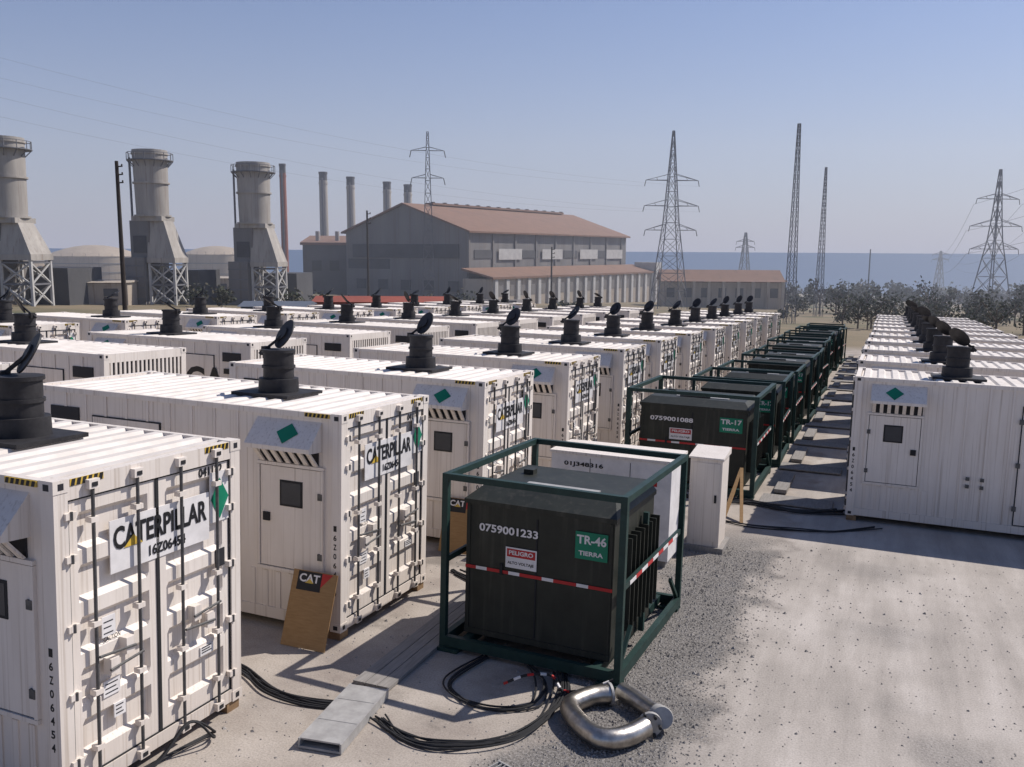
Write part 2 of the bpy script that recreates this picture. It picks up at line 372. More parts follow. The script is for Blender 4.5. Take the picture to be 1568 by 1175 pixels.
for i,y in enumerate((25.4,29.6,34,38.6,43,48,52.6,57,62,67)):
    group('transformer_skid',S2,T@Matrix.Translation((-5.15+random.uniform(-.2,.3),y,0))@Matrix.Rotation(random.uniform(-.04,.04),4,'Z')@Matrix.Diagonal((1,1,random.uniform(.93,1.05),1)))
# ------------------------------------------------------------------ cabinets
c=MB()
c.box(0,2.25,0,1.15,.12,1.85,plate);c.box(-.03,2.28,-.03,1.18,1.85,1.9,white)
c.box(.05,2.2,.05,1.1,0,.12,timber)
for x in (.75,1.5): c.box(x-.005,x+.005,-.004,0,.2,1.8,dark)
c.text('01J348316',(.25,-.006,1.62),(1,0,0),(0,0,1),.75,.1,black)
for x in (.45,1.62): c.box(x,x+.4,-.006,0,1.3,1.52,plate);c.box(x+.02,x+.38,-.009,-.006,1.43,1.51,redm);c.text('ALTO',(x+.08,-.008,1.32),(1,0,0),(0,0,1),.24,.07,black)
link('switchgear_cabinet',c.mesh('switchgear_cabinet'),T@Matrix.Translation((-5.5,15.2,0))@Matrix.Diagonal((1,1,1.02,1)))
c=MB()
c.box(0,.6,0,.75,.1,1.78,white);c.add([(-.03,-.05,1.78),(.63,-.05,1.78),(.63,.8,1.78),(-.03,.8,1.78),(-.03,-.05,1.81),(.63,-.05,1.81),(.63,.8,1.9),(-.03,.8,1.9)],[(0,3,2,1),(4,5,6,7),(0,1,5,4),(1,2,6,5),(2,3,7,6),(3,0,4,7)],white)
c.box(-.1,.7,-.08,.83,0,.1,timber);c.box(.04,.56,-.012,0,.2,1.7,white);c.box(.48,.52,-.03,-.012,.95,1.1,rubber)
link('electrical_cabinet',c.mesh('electrical_cabinet'),T@Matrix.Translation((-3.2,16.6,0)))
# ------------------------------------------------------------------ loose items
def board(x,y,w,h,lean,rot=0,logo=True):
    b=MB();b.box(0,w,-.006,.006,0,h,cardb)
    if logo:
        b.box(w*.12,w*.66,-.009,-.006,h*.74,h*.99,rubber);b.text('CAT',(w*.16,-.011,h*.85),(1,0,0),(0,0,1),w*.46,h*.11,plate)
        b.add([(w*.3,-.013,h*.84),(w*.5,-.013,h*.84),(w*.4,-.013,h*.90)],[(0,1,2)],yellow);b.quad((w*.66,-.009,h*.8),(w*.9,-.009,h*.99),(w*.66,-.009,h*.99),(w*.66,-.009,h*.9),redm)
    link('leaning_plywood_board',b.mesh('leaning_plywood_board'),T@Matrix.Translation((x,y,0.01))@Matrix.Rotation(rot,4,'Z')@Matrix.Rotation(-lean,4,'X'))
board(-7.28,9.52,.70,1.02,.33,.03)
board(-7.3,14.2,.66,1.0,.3,.05)
tr=MB()
tr.box(0,.5,0,1.35,.01,.035,galv);tr.box(0,.02,0,1.35,.035,.12,galv);tr.box(.48,.5,0,1.35,.035,.12,galv);tr.box(.02,.48,.02,1.33,.10,.118,galv)
for k in range(2): tr.box(.02,.48,.45+k*.5,.456+k*.5,.119,.122,galv)
link('cable_tray',tr.mesh('cable_tray'),T@Matrix.Translation((-5.45,7.42,0))@Matrix.Rotation(.16,4,'Z'))
pk=MB()
for k in range(3): pk.box(k*.17,k*.17+.16,0,3.9,.012,.055,timber)
link('plank_walkway',pk.mesh('plank_walkway'),T@Matrix.Translation((-5.75,8.95,0))@Matrix.Rotation(.03,4,'Z'))
gr=MB()
for k in range(16): gr.box(k*.05,k*.05+.012,0,.7,.01,.04,galv)
for k in range(4): gr.box(-.01,.77,k*.225,k*.225+.02,.01,.045,galv)
link('steel_grating',gr.mesh('steel_grating'),T@Matrix.Translation((-3.62,7.42,0))@Matrix.Rotation(-.35,4,'Z'))
pp=MB()
pp.tube(smooth([(-2.72,9.86,.13),(-2.9,9.72,.13),(-3.05,9.42,.13),(-2.96,9.18,.13),(-2.62,8.86,.13),(-2.42,8.84,.13),(-2.26,9.0,.13),(-2.14,9.26,.13)],6),.115,chrome,20)
pp.disc((-2.72,9.86,.13),(.18,.14,0),.135,.03,galv,20)
link('exhaust_pipe',pp.mesh('exhaust_pipe',True),T)
pp=MB()
pp.tube(smooth([(-2.62,10.0,.13),(-2.45,9.9,.13),(-2.22,9.72,.13),(-2.08,9.60,.14)],6),.105,chrome,20)
pp.tube(smooth([(-2.08,9.60,.14),(-2.0,9.52,.16),(-1.98,9.42,.2)],4),.12,galv,16)
pp.disc((-2.1,9.36,.13),(.3,-.9,.05),.135,.05,galv,20)
for k in range(6):
    t=k*1.047;pp.disc((-2.1+.12*math.cos(t),9.33,.13+.12*math.sin(t)),(.3,-.9,.05),.02,.06,rubber,6)
link('exhaust_pipe',pp.mesh('exhaust_pipe',True),T)
def cables(base,n,r,spread,name='power_cable'):
    cb=MB()
    for i in range(n):
        o=Vector((random.gauss(0,spread),random.gauss(0,spread),0))
        pts=[Vector(p)+o+Vector((random.gauss(0,spread*.5),random.gauss(0,spread*.5),random.random()*.04+r)) for p in base]
        cb.tube(smooth(pts,7),r,rubber,6)
    return link(name,cb.mesh(name,True),T)
cables([(-7.6,8.75,0),(-7.1,8.62,0),(-6.5,8.35,0),(-5.9,8.3,0),(-5.3,8.45,0)],7,.014,.05)
cables([(-5.0,8.3,0),(-4.5,8.05,0),(-4.0,8.1,0),(-3.5,8.5,0),(-3.3,9.1,0),(-3.3,9.8,0),(-3.5,10.4,0)],9,.012,.06)
cables([(-4.6,10.4,0),(-4.7,9.6,0),(-4.4,9.15,0),(-3.9,9.1,0),(-3.5,9.4,0),(-3.6,10.0,0),(-4.0,10.4,0)],4,.012,.05)
cables([(-6.55,5.9,0),(-6.4,6.4,0.1),(-6.35,6.8,.35),(-6.3,7.1,.1),(-6.45,7.2,0),(-6.5,6.8,.0),(-6.6,6.3,0)],2,.014,.03)
cables([(-6.5,13.3,0),(-5.9,13.0,0),(-5.2,13.0,0),(-4.6,13.3,0)],6,.016,.07)
cables([(-2.9,18.9,0),(-2.2,18.75,0),(-1.3,18.9,0),(-.6,19.2,0),(.2,19.9,0)],3,.013,.07)
cables([(-4.4,20.9,0),(-3.6,20.4,0),(-2.7,20.8,0),(-1.6,20.4,0),(-.6,20.9,0)],6,.02,.12)
tp=MB();pts=smooth([(-4.0,9.6,.1),(-3.75,9.75,.2),(-3.5,9.95,.16),(-3.3,9.85,.05),(-3.0,9.95,.1),(-2.75,10.1,.2)],8)
for i in range(len(pts)-1):
    tp.beam(pts[i],pts[i+1],.025,(redm,rubber,plate,rubber)[(i//2)%4])
link('warning_tape',tp.mesh('warning_tape'),T)
tb=MB()
for k in range(12):
    y=20.9+k*4.2
    tb.box(-2.4,-.8,y,y+.9,.03,.06,timber);tb.box(-2.2,-1.9,y+1.2,y+3.4,.03,.12,timber)
link('timber_dunnage',tb.mesh('timber_dunnage'),T)
lt=MB();lt.beam((-2.5,18.9,0),(-2.75,20.3,.9),.07,cardb);lt.beam((-2.9,18.9,0),(-2.75,20.3,.9),.07,cardb)
link('timber_prop',lt.mesh('timber_prop'),T)
# ------------------------------------------------------------------ ground
g=bpy.data.materials.new('yard_ground');g.use_nodes=True;nt=g.node_tree;N=nt.nodes;K=nt.links
b=N['Principled BSDF'];b.inputs['Roughness'].default_value=.95;b.inputs['Specular IOR Level'].default_value=.15
tc=N.new('ShaderNodeTexCoord');sep=N.new('ShaderNodeSeparateXYZ');K.new(tc.outputs['Object'],sep.inputs[0])
def noise(sc,det=8,rough=.6,src=None):
    n=N.new('ShaderNodeTexNoise');n.inputs['Scale'].default_value=sc;n.inputs['Detail'].default_value=det;n.inputs['Roughness'].default_value=rough
    K.new(src or tc.outputs['Object'],n.inputs['Vector']);return n.outputs['Fac']
def ramp(f,stops):
    r=N.new('ShaderNodeValToRGB');e=r.color_ramp.elements
    while len(e)<len(stops): e.new(.5)
    for q,(p,c) in zip(e,stops): q.position=p;q.color=(*c,1) if len(c)==3 else c
    K.new(f,r.inputs['Fac']);return r.outputs['Color']
def mix(f,a,bb):
    m=N.new('ShaderNodeMix');m.data_type='RGBA'
    K.new(f,m.inputs[0]);K.new(a,m.inputs[6]);K.new(bb,m.inputs[7]);return m.outputs[2]
def mth(op,a,bb=None,cc=None):
    m=N.new('ShaderNodeMath');m.operation=op
    for i,v in enumerate((a,bb,cc)):
        if v is None: continue
        if isinstance(v,(int,float)): m.inputs[i].default_value=v
        else: K.new(v,m.inputs[i])
    return m.outputs[0]
def mrange(v,a,bb):
    m=N.new('ShaderNodeMapRange');m.interpolation_type='SMOOTHSTEP';m.inputs['From Min'].default_value=a;m.inputs['From Max'].default_value=bb;K.new(v,m.inputs['Value']);return m.outputs[0]
stm_=N.new('ShaderNodeMapping');stm_.inputs['Scale'].default_value=(1,.12,1);K.new(tc.outputs['Object'],stm_.inputs['Vector'])
streak=noise(2.2,6,.6,stm_.outputs[0])
dirt=ramp(noise(.9),[(.3,(.27,.23,.20)),(.5,(.37,.325,.28)),(.72,(.45,.40,.35))])
road=ramp(mth('ADD',mth('MULTIPLY',noise(.5),.45),mth('MULTIPLY',streak,.55)),[(.36,(.30,.27,.24)),(.5,(.40,.36,.32)),(.62,(.49,.445,.40))])
fine=ramp(noise(45,3),[(.35,(.65,.65,.65)),(.55,(1,1,1)),(.7,(1.1,1.1,1.1))])
grav=ramp(noise(30,4,.75),[(.33,(.06,.057,.053)),(.5,(.17,.16,.15)),(.7,(.38,.36,.34))])
xw=mth('ADD',sep.outputs['X'],mth('MULTIPLY',mth('SUBTRACT',noise(.9),.5),2.4))
roadmask=mrange(xw,-1.75,-1.25)
base=mix(roadmask,dirt,road)
gm=mth('MULTIPLY',mrange(xw,-3.6,-3.0),mth('SUBTRACT',1.,mrange(xw,-1.9,-1.2)))
patch=mth('MULTIPLY',mrange(sep.outputs['X'],-.9,.6),mrange(noise(.28,3),.50,.62))
gm=mth('MAXIMUM',mth('MULTIPLY',gm,.9),mth('MULTIPLY',patch,.4))
gm=mth('MULTIPLY',gm,mth('SUBTRACT',1.,mrange(sep.outputs['Y'],17,19)))
base=mix(gm,base,grav)
st=mth('MULTIPLY',mth('SUBTRACT',1.,mrange(sep.outputs['X'],-3.5,-2.2)),mrange(noise(.6,5),.53,.66))
stc=N.new('ShaderNodeRGB');stc.outputs[0].default_value=(.13,.115,.10,1)
base=mix(mth('MULTIPLY',st,.65),base,stc.outputs[0])
far=ramp(noise(.03,8),[(.35,(.15,.135,.085)),(.5,(.25,.20,.135)),(.65,(.10,.11,.065))])
out_=mth('MAXIMUM',mrange(sep.outputs['Y'],74,84),mth('SUBTRACT',1.,mrange(sep.outputs['X'],-40,-34)))
out_=mth('MAXIMUM',out_,mrange(sep.outputs['X'],20,26))
base=mix(out_,base,far)
mm=N.new('ShaderNodeMix');mm.data_type='RGBA';mm.blend_type='MULTIPLY';mm.inputs[0].default_value=.6;K.new(base,mm.inputs[6]);K.new(fine,mm.inputs[7])
K.new(mm.outputs[2],b.inputs['Base Color'])
bp=N.new('ShaderNodeBump');bp.inputs['Distance'].default_value=.03
K.new(mth('ADD',mth('MULTIPLY',gm,.7),.18),bp.inputs['Strength'])
K.new(mth('ADD',noise(30,5),noise(2,3)),bp.inputs['Height']);K.new(bp.outputs[0],b.inputs['Normal'])
me=bpy.data.meshes.new('ground');me.from_pydata([(-4000,-300,0),(4000,-300,0),(4000,5000,0),(-4000,5000,0)],[],[(0,1,2,3)]);me.materials.append(g)
link('ground',me,T)
stm=mat('stone',(.40,.37,.34),.9,(.14,.13,.12),3.0,.6)
s=MB();rr=random.Random(3)
for i in range(13000):
    if rr.random()<.78: x=rr.gauss(-2.4,.5);y=rr.uniform(5.5,17)
    else: x=rr.uniform(-7,4.5);y=rr.uniform(5,18)
    r=rr.uniform(.006,.020)*(1 if rr.random()<.93 else 1.8)
    a=rr.random()*6.3;ca,sa=math.cos(a)*r,math.sin(a)*r;q=rr.uniform(.6,1.2)
    s.add([(x+ca,y+sa,0),(x-sa*q,y+ca*q,0),(x-ca,y-sa,0),(x+sa*q,y-ca*q,0),(x+ca*.3,y+sa*.2,r*rr.uniform(.6,1.1))],[(0,1,4),(1,2,4),(2,3,4),(3,0,4)],stm)
link('gravel',s.mesh('gravel'),T)
# ------------------------------------------------------------------ sea
sm=mat('sea_water',(.022,.075,.18),.6,(.018,.062,.15),.002,.6,bump=.5,bscale=.3,spec=.1)
me=bpy.data.meshes.new('sea');R=60000;me.from_pydata([(-R,-200,0),(R,-200,0),(R,R,0),(-R,R,0)],[],[(0,1,2,3)]);me.materials.append(sm)
link('sea',me,Matrix.Translation((0,0,-22)))
# ------------------------------------------------------------------ background plant
gk=dict(grime=.7,glow=6.,gs=(1.6,1.6,.12))
cgrey=mat('grey_cladding',(.24,.23,.225),.8,(.16,.155,.155),.3,stretch=(1,1,.2),gcol=(.15,.115,.09,1),**gk)
cdark=mat('dark_cladding',(.10,.10,.105),.8,(.07,.07,.075),.3)
rust=mat('rusty_roof',(.29,.165,.115),.85,(.20,.12,.085),.5,gcol=(.15,.10,.08,1),grime=.6,glow=0,gs=(.5,.1,.5))
cream=mat('cream_render',(.50,.45,.38),.85,(.40,.35,.29),.6,gcol=(.22,.16,.12,1),**gk)
conc=mat('stack_concrete',(.44,.41,.37),.8,(.28,.26,.24),.35,stretch=(2,2,.3),gcol=(.19,.14,.11,1),**gk)
ltp=mat('light_panel',(.54,.53,.51),.6,(.42,.41,.40),1)
steel=mat('tower_steel',(.19,.19,.205),.6,(.13,.13,.14),2)
brick=mat('red_chimney',(.30,.11,.075),.85,(.20,.08,.06),.5)
redr=mat('red_shed_paint',(.34,.085,.055),.8,(.24,.07,.05),.6)
polew=mat('pole_wood',(.06,.05,.045),.85)
tankm=mat('tank_paint',(.44,.37,.29),.7,(.34,.28,.22),.3,gcol=(.22,.16,.11,1),**gk)
def frame(l,d,ang):
    x,y=bg(l,d);return Matrix.Translation((x,y,gz(x,y)))@Matrix.Rotation(.395+ang,4,'Z')
def zt(l,d,rel):
    x,y=bg(l,d);return CAMH+rel-gz(x,y)
A=math.atan2(.83,.55);M=frame(-8.5,170,A);e0=zt(-8.5,170,3.6);r0=zt(-8.5,170,8.9);Lh,Wh=67,31.5
w=MB();w.box(0,Lh,0,Wh,-4,e0,cgrey)
w.add([(0,0,e0),(0,Wh,e0),(0,Wh/2,r0),(Lh,0,e0),(Lh,Wh,e0),(Lh,Wh/2,r0)],[(0,2,1),(3,4,5)],cgrey)
w.box(-.1,0,0,Wh,-4,e0*.45,cgrey);w.box(-.25,-.1,2,Wh-2,e0*.62,e0*.82,cdark);w.box(-.12,0,Wh*.62,Wh*.98,e0*.45,e0*.6,cdark)
for k in range(5): w.box(-.3,-.1,2+k*6,4.5+k*6,e0*.15,e0*.3,cdark)
for k in range(9): w.box(k*8-.0,k*8+.5,-.25,0,-4,e0,cgrey)
walls=w.mesh('walls')
w=MB()
for x in (10,26.5,43,56): w.box(x,x+8.5,-.3,-.26,e0*.6,e0*.76,ltp)
for x in (2,19,36,52): w.box(x,x+6,-.12,-.02,e0*.62,e0*.74,cdark)
for k in range(3): w.box(8+k*18,22+k*18,-.12,-.02,e0*.40,e0*.47,cdark)
win=w.mesh('window_panels')
w=MB();ov=.9
for sg in (0,1):
    ya=-ov if sg==0 else Wh+ov
    zz=e0-ov*(r0-e0)/(Wh/2)
    vs=[(-.6,ya,zz),(Lh+.6,ya,zz),(Lh+.6,Wh/2,r0),(-.6,Wh/2,r0)];vs+= [(a,b2,c2+.35) for a,b2,c2 in vs]
    w.add(vs,[(0,3,2,1),(4,5,6,7),(0,1,5,4),(1,2,6,5),(2,3,7,6),(3,0,4,7)],rust)
w.box(8,Lh-6,Wh/2-1.0,Wh/2+1.0,r0+.3,r0+.7,rust)
for k in range(14): w.box(9+k*4,9.5+k*4,Wh/2-.4,Wh/2+.4,r0+.7,r0+.95,cdark)
roof=w.mesh('roof')
w=MB();an=zt(-3.5,167,-4.3)
w.box(-2,70,-7,-.3,-4,an-1.0,cream);w.add([(-2.5,-7.6,an-1.0),(70.5,-7.6,an-1.0),(70.5,-.3,an+.6),(-2.5,-.3,an+.6),(-2.5,-7.6,an-.6),(70.5,-7.6,an-.6),(70.5,-.3,an+1.0),(-2.5,-.3,an+1.0)],[(0,3,2,1),(4,5,6,7),(0,1,5,4),(2,3,7,6),(3,0,4,7),(1,2,6,5)],rust)
for k in range(19):
    w.box(-1.5+k*3.8,-.5+k*3.8,-7.4,-7.0,-4,an-1.05,ltp)
    w.box(.2+k*3.8,1.8+k*3.8,-7.05,-6.98,an*.25,an*.6,cgrey)
w.box(68,71.5,-8,-2,-4,an+1.6,ltp)
annex=w.mesh('colonnade_annex')
group('power_plant_building',[('walls',walls),('window_panels',win),('roof',roof),('colonnade_annex',annex)],M)
M=frame(-48,205,.1);hh=zt(-48,205,1.6)
w=MB();w.box(0,22,0,18,-3,hh,cdark);w.add([(-.5,-.5,hh),(22.5,-.5,hh),(22.5,18,hh+1.8),(-.5,18,hh+1.8)],[(0,1,2,3)],rust);w.box(-.5,22.5,-.6,-.5,hh-.6,hh,rust)
for k in range(5): w.box(2+k*4,4.2+k*4,-.05,0,hh*.45,hh*.65,dark)
w.box(14,20,-6,0,-3,hh*.55,cdark)
for k in range(4): w.cyl((3+k*4.5,4),.5,.5,hh,hh+2.6,conc,12)
link('boiler_house',w.mesh('boiler_house'),M)
def chimney(l,d,rel,r,m,band=True,name='factory_chimney'):
    h=zt(l,d,rel);w=MB();w.cyl((0,0),r*1.12,r,-3,h*.93,m,20);w.cyl((0,0),r*1.0,r*.98,h*.93,h,cdark if band else m,20);w.cyl((0,0),r*1.12,r*1.12,h*.90,h*.915,m,20)
    w.cyl((0,0),r*1.08,r*1.08,h-.5,h,cdark,20);w.box(-.2,.2,-r*1.3,-r*1.05,0,h*.95,steel)
    link(name,w.mesh(name,True),frame(l,d,0))
for u,v in ((492,266),(534,273),(590,280),(622,284)):
    d=232 if u<560 else 240;chimney(.728e-3*(u-784)*d*.985,d,.722e-3*(383-v)*d,1.05,conc)
chimney(.728e-3*(430-784)*200*.985,200,18.6,.7,brick)
def turbine(l,d,toprel,r,hbf=.57,name='turbine_exhaust_stack'):
    H=zt(l,d,toprel);w=MB();hb=H*hbf;hl=H*.31
    w.cyl((0,0),r*.92,r,hb,H,conc,32)
    for z in (hb+.1,hb+(H-hb)*.5,H-.6): w.cyl((0,0),r*1.05,r*1.05,z,z+.22,conc,32)
    w.cyl((0,0),r*.9,r*.9,H,H+.02,dark,32)
    w.cyl((0,0),r*1.32,r*1.32,H-1.4,H-1.3,steel,20)
    for k in range(14):
        t=k*2*math.pi/14;w.beam((r*1.29*math.cos(t),r*1.29*math.sin(t),H-1.35),(r*1.29*math.cos(t),r*1.29*math.sin(t),H-.4),.07,steel)
        t2=t+2*math.pi/14;w.beam((r*1.29*math.cos(t),r*1.29*math.sin(t),H-.4),(r*1.29*math.cos(t2),r*1.29*math.sin(t2),H-.4),.07,steel)
        w.beam((r*.98*math.cos(t),r*.98*math.sin(t),H-2.2),(r*1.29*math.cos(t),r*1.29*math.sin(t),H-1.4),.1,steel)
    w.beam((-r*1.08,-r*.4,1),(-r*1.08,-r*.4,H-1),.22,steel)
    cx=r*.8;bw=r*1.7
    w.frust((cx,0),bw,bw,r*.85,r*1.2,hl,hb-.3,conc,off=(-r*.3,0))
    w.frust((cx,0),bw*1.04,bw*1.04,bw*1.04,bw*1.04,hl-.7,hl,conc)
    w.box(-r*.95,r*.95,-r*.8,r*.8,hb-.5,hb+.12,conc)
    a=bw/2-.2
    P=[(cx-a,-a),(cx+a,-a),(cx+a,a),(cx-a,a)]
    for i in range(4):
        p=P[i];q=P[(i+1)%4]
        w.beam((*p,-1),(*p,hl-.7),.3,ltp)
        for z0,z1 in ((0,(hl-1)*.5),((hl-1)*.5,hl-1)):
            w.beam((*p,z0),(*q,z1),.16,ltp);w.beam((*q,z0),(*p,z1),.16,ltp);w.beam((*p,z1),(*q,z1),.2,steel)
    w.box(-r*1.1,r*.1,-r*.75,r*.9,hl,hb-.45,cgrey);w.box(-r*1.35,-r*.15,-r*1.1,r*2.0,-1,hl*1.0,cgrey)
    for k in range(4): w.box(-r*1.37,-r*.13,-r*1.13,-r*1.1,.8+k*hl*.23,.95+k*hl*.23,steel)
    w.box(-r*.3,r*2.0,r*1.5,r*4.6,-1,hl*.72,cdark)
    w.box(-r*.9,-r*.1,-r*.8,-r*.75,hl*1.1,hl*1.45,cdark)
    link(name,w.mesh(name,True),frame(l,d,-.1))
turbine(-37.2,130,12.2,2.35)
turbine(-48.7,122,13.0,2.25)
turbine(-60.6,108,12.9,2.45,.52)
def tank(l,d,r,eave,apex):
    h=zt(l,d,eave);w=MB();w.cyl((0,0),r,r,-4,h,tankm,48)
    hp=zt(l,d,apex);n=48;vs=[];rings=5
    for k in range(rings):
        t=k/rings;rr_=r*1.01*(1-t);z=h+(hp-h)*(1-(1-t)**2)
        for q in range(n): vs.append((rr_*math.cos(q*2*math.pi/n),rr_*math.sin(q*2*math.pi/n),z))
    vs.append((0,0,hp));fs=[]
    for k in range(rings-1):
        for q in range(n): fs.append((k*n+q,k*n+(q+1)%n,(k+1)*n+(q+1)%n,(k+1)*n+q))
    for q in range(n): fs.append(((rings-1)*n+q,(rings-1)*n+(q+1)%n,len(vs)-1))
    w.add(vs,fs,tankm)
    for z in (h*.35,h*.7): w.cyl((0,0),r*1.01,r*1.01,z,z+.3,cgrey,48)
    for q in range(24):
        t=q*math.pi/12;w.beam((r*math.cos(t),r*math.sin(t),h),(r*math.cos(t),r*math.sin(t),h+.9),.08,steel)
    link('storage_tank',w.mesh('storage_tank',True),frame(l,d,0))
tank(-140,300,15,-2.6,1.1);tank(-99,300,11,-1.8,1.0);tank(-168,300,10,-2,1)
def shed(name,l,d,ang,w_,dp,toprel,m,rm,ridge=1.0,bands=0):
    h=zt(l,d,toprel);w=MB();w.box(0,w_,0,dp,-3,h,m)
    w.add([(-.3,-.3,h),(w_+.3,-.3,h),(w_+.3,dp/2,h+ridge),(-.3,dp/2,h+ridge),(w_+.3,dp+.3,h),(-.3,dp+.3,h)],[(0,1,2,3),(3,2,4,5),(0,3,5),(1,4,2)],rm)
    n=max(2,int(w_/3.5))
    for k in range(n): w.box((k+.25)*w_/n,(k+.7)*w_/n,-.05,0,max(.8,h*.35),h*.72,cdark)
    w.box(0,w_,-.08,0,h-.35,h-.15,rm)
    link(name,w.mesh(name),frame(l,d,ang))
shed('warehouse_building',31.5,187,-.05,25,10,-6.0,cream,rust,2.2)
shed('red_shed',-20.5,92,.02,13.5,5,-5.35,redr,redr,.5)
shed('site_hut',-58,115,.1,8,5,-4.4,cream,cream,.3)
shed('site_hut',-62,150,.1,9,5,-5.8,cream,cream,.3)
shed('site_hut',-53,160,.0,5,4,-5.2,cream,cream,.3)
shed('workshop_shed',-26.3,86,.05,6.2,5,-5.5,mat('bluegrey',(.13,.15,.19),.7),mat('bluegrey',(.1,.1,.1)),.4)
shed('workshop_shed',-14,150,.1,16,6,-9.0,ltp,cgrey,.6)
w=MB();h=zt(31.5,187,-6.0)
for k in range(9): w.box(k*3.05,k*3.05+.6,-1.2,-.6,-3,h,cream)
w.add([(-.5,-1.6,h-.1),(25.5,-1.6,h-.1),(25.5,-.32,h+.3),(-.5,-.32,h+.3)],[(0,1,2,3)],rust)
link('warehouse_colonnade',w.mesh('warehouse_colonnade'),frame(31.5,187,-.05))
# ------------------------------------------------------------------ lattice towers, masts, poles
def lattice(l,d,toprel,bw,tw,arms,name,th=.16,waist=None,panels=10,rot=0.1):
    H=zt(l,d,toprel);w=MB()
    def half(z):
        t=z/H
        if waist: 
            if t<waist[0]: return (bw+(waist[1]-bw)*t/waist[0])/2
            return (waist[1]+(tw-waist[1])*(t-waist[0])/(1-waist[0]))/2
        return (bw+(tw-bw)*t)/2
    zs=[H*(1-(1-k/panels)**1.25) for k in range(panels+1)];zs[0]=-2
    C=((-1,-1),(1,-1),(1,1),(-1,1))
    for k in range(panels):
        a,b_=zs[k],zs[k+1];ha,hb=half(max(a,0)),half(b_)
        for i in range(4):
            p=C[i];q=C[(i+1)%4]
            w.beam((p[0]*ha,p[1]*ha,a),(p[0]*hb,p[1]*hb,b_),th*1.0,steel)
            w.beam((p[0]*ha,p[1]*ha,a),(q[0]*hb,q[1]*hb,b_),th*.5,steel);w.beam((q[0]*ha,q[1]*ha,a),(p[0]*hb,p[1]*hb,b_),th*.5,steel)
            w.beam((p[0]*hb,p[1]*hb,b_),(q[0]*hb,q[1]*hb,b_),th*.5,steel)
    for (rel,hw) in arms:
        z=zt(l,d,rel);hb=half(z);dz=hw*.22
        for sg in (-1,1):
            for yy in (-hb,hb):
                w.beam((sg*hb,yy,z),(sg*hw,0,z),th*.7,steel);w.beam((sg*half(z+dz),yy,z+dz),(sg*hw,0,z),th*.6,steel)
            w.beam((sg*(hb+hw)/2,-hb*.5,z),(sg*(hb+hw)/2,hb*.5,z+dz*.45),th*.5,steel)
            w.beam((sg*hw,0,z),(sg*(hw+.25),0,z-1.1),.14,cdark,6)
    link(name,w.mesh(name),frame(l,d,rot))
k1=.728e-3
lattice(k1*(655-784)*150,150,19.2,2.2,.3,((16.2,2.7),(11.8,2.6)),'transmission_tower',.11,panels=14)
lattice(k1*(1025-784)*170,170,22.2,6.0,.3,((13.2,5.0),(8.5,5.2),(4.0,4.9)),'transmission_tower',.14,waist=(.5,2.4),panels=12)
lattice(k1*(1521-784)*188,188,17.2,6.2,.3,((11.2,5.0),(5.6,6.2),(.9,5.8)),'transmission_tower',.16,waist=(.55,1.8),panels=9,rot=.2)
lattice(k1*(1140-784)*300,300,6.4,4.5,.5,((3.5,3.0),(1.5,3.2)),'transmission_tower',.22,panels=7)
lattice(k1*(1440-784)*420,420,1,4.5,.5,((-.5,4),(-3,4)),'transmission_tower',.25,panels=6)
lattice(k1*(1213-784)*118,118,16.4,1.2,.3,(),'radio_mast',.07,panels=22)
lattice(k1*(1257-784)*150,150,13.9,1.2,.25,(),'radio_mast',.07,panels=20)
def pole(l,d,toprel,r,arm=True,name='utility_pole'):
    H=zt(l,d,toprel);w=MB();w.cyl((0,0),r*1.25,r*.8,-2,H,polew,10)
    if arm:
        for z in (H-.5,H-1.2,H-1.9):
            w.beam((-.1,0,z),(.45,0,z+.05),.1,polew);w.cyl((.45,0),.08,.06,z,z+.25,polew,8)
    link(name,w.mesh(name),frame(l,d,0))
pole(k1*(185-784)*80,80,7.6,.19);pole(k1*(562-784)*130,130,5.6,.16);pole(k1*(844-784)*160,160,.7,.16)
pole(k1*(1332-784)*260,260,1.0,.2,False)
ln=MB()
def wire(p,q,sag,r=.035):
    pts=[]
    for k in range(25):
        t=k/24;a=Vector(p)*(1-t)+Vector(q)*t;a.z-=sag*4*t*(1-t);pts.append(a)
    ln.tube(pts,r,steel,4)
def P(l,d,rel): x,y=bg(l,d);return (x,y,CAMH+rel)
lt_=k1*(1521-784)*188;l2=k1*(1025-784)*170;l5=k1*(1440-784)*420
for rel,hw in ((10.1,5.0),(4.6,6.2),(-.1,5.8)):
    for sg in (-1,1):
        wire(P(lt_+sg*hw,188,rel),P(95+sg*hw,60,rel+22),3,.026)
        wire(P(lt_+sg*hw,188,rel),P(l5+sg*3,420,rel*.3-3),5,.03)
for rel,hw in ((12.1,5.0),(7.4,5.2)):
    for sg in (-1,1):
        wire(P(l2+sg*hw,170,rel),P(-90+sg*hw,95,rel+16),4,.009)
link('overhead_power_lines',ln.mesh('overhead_power_lines'),Matrix.Identity(4))
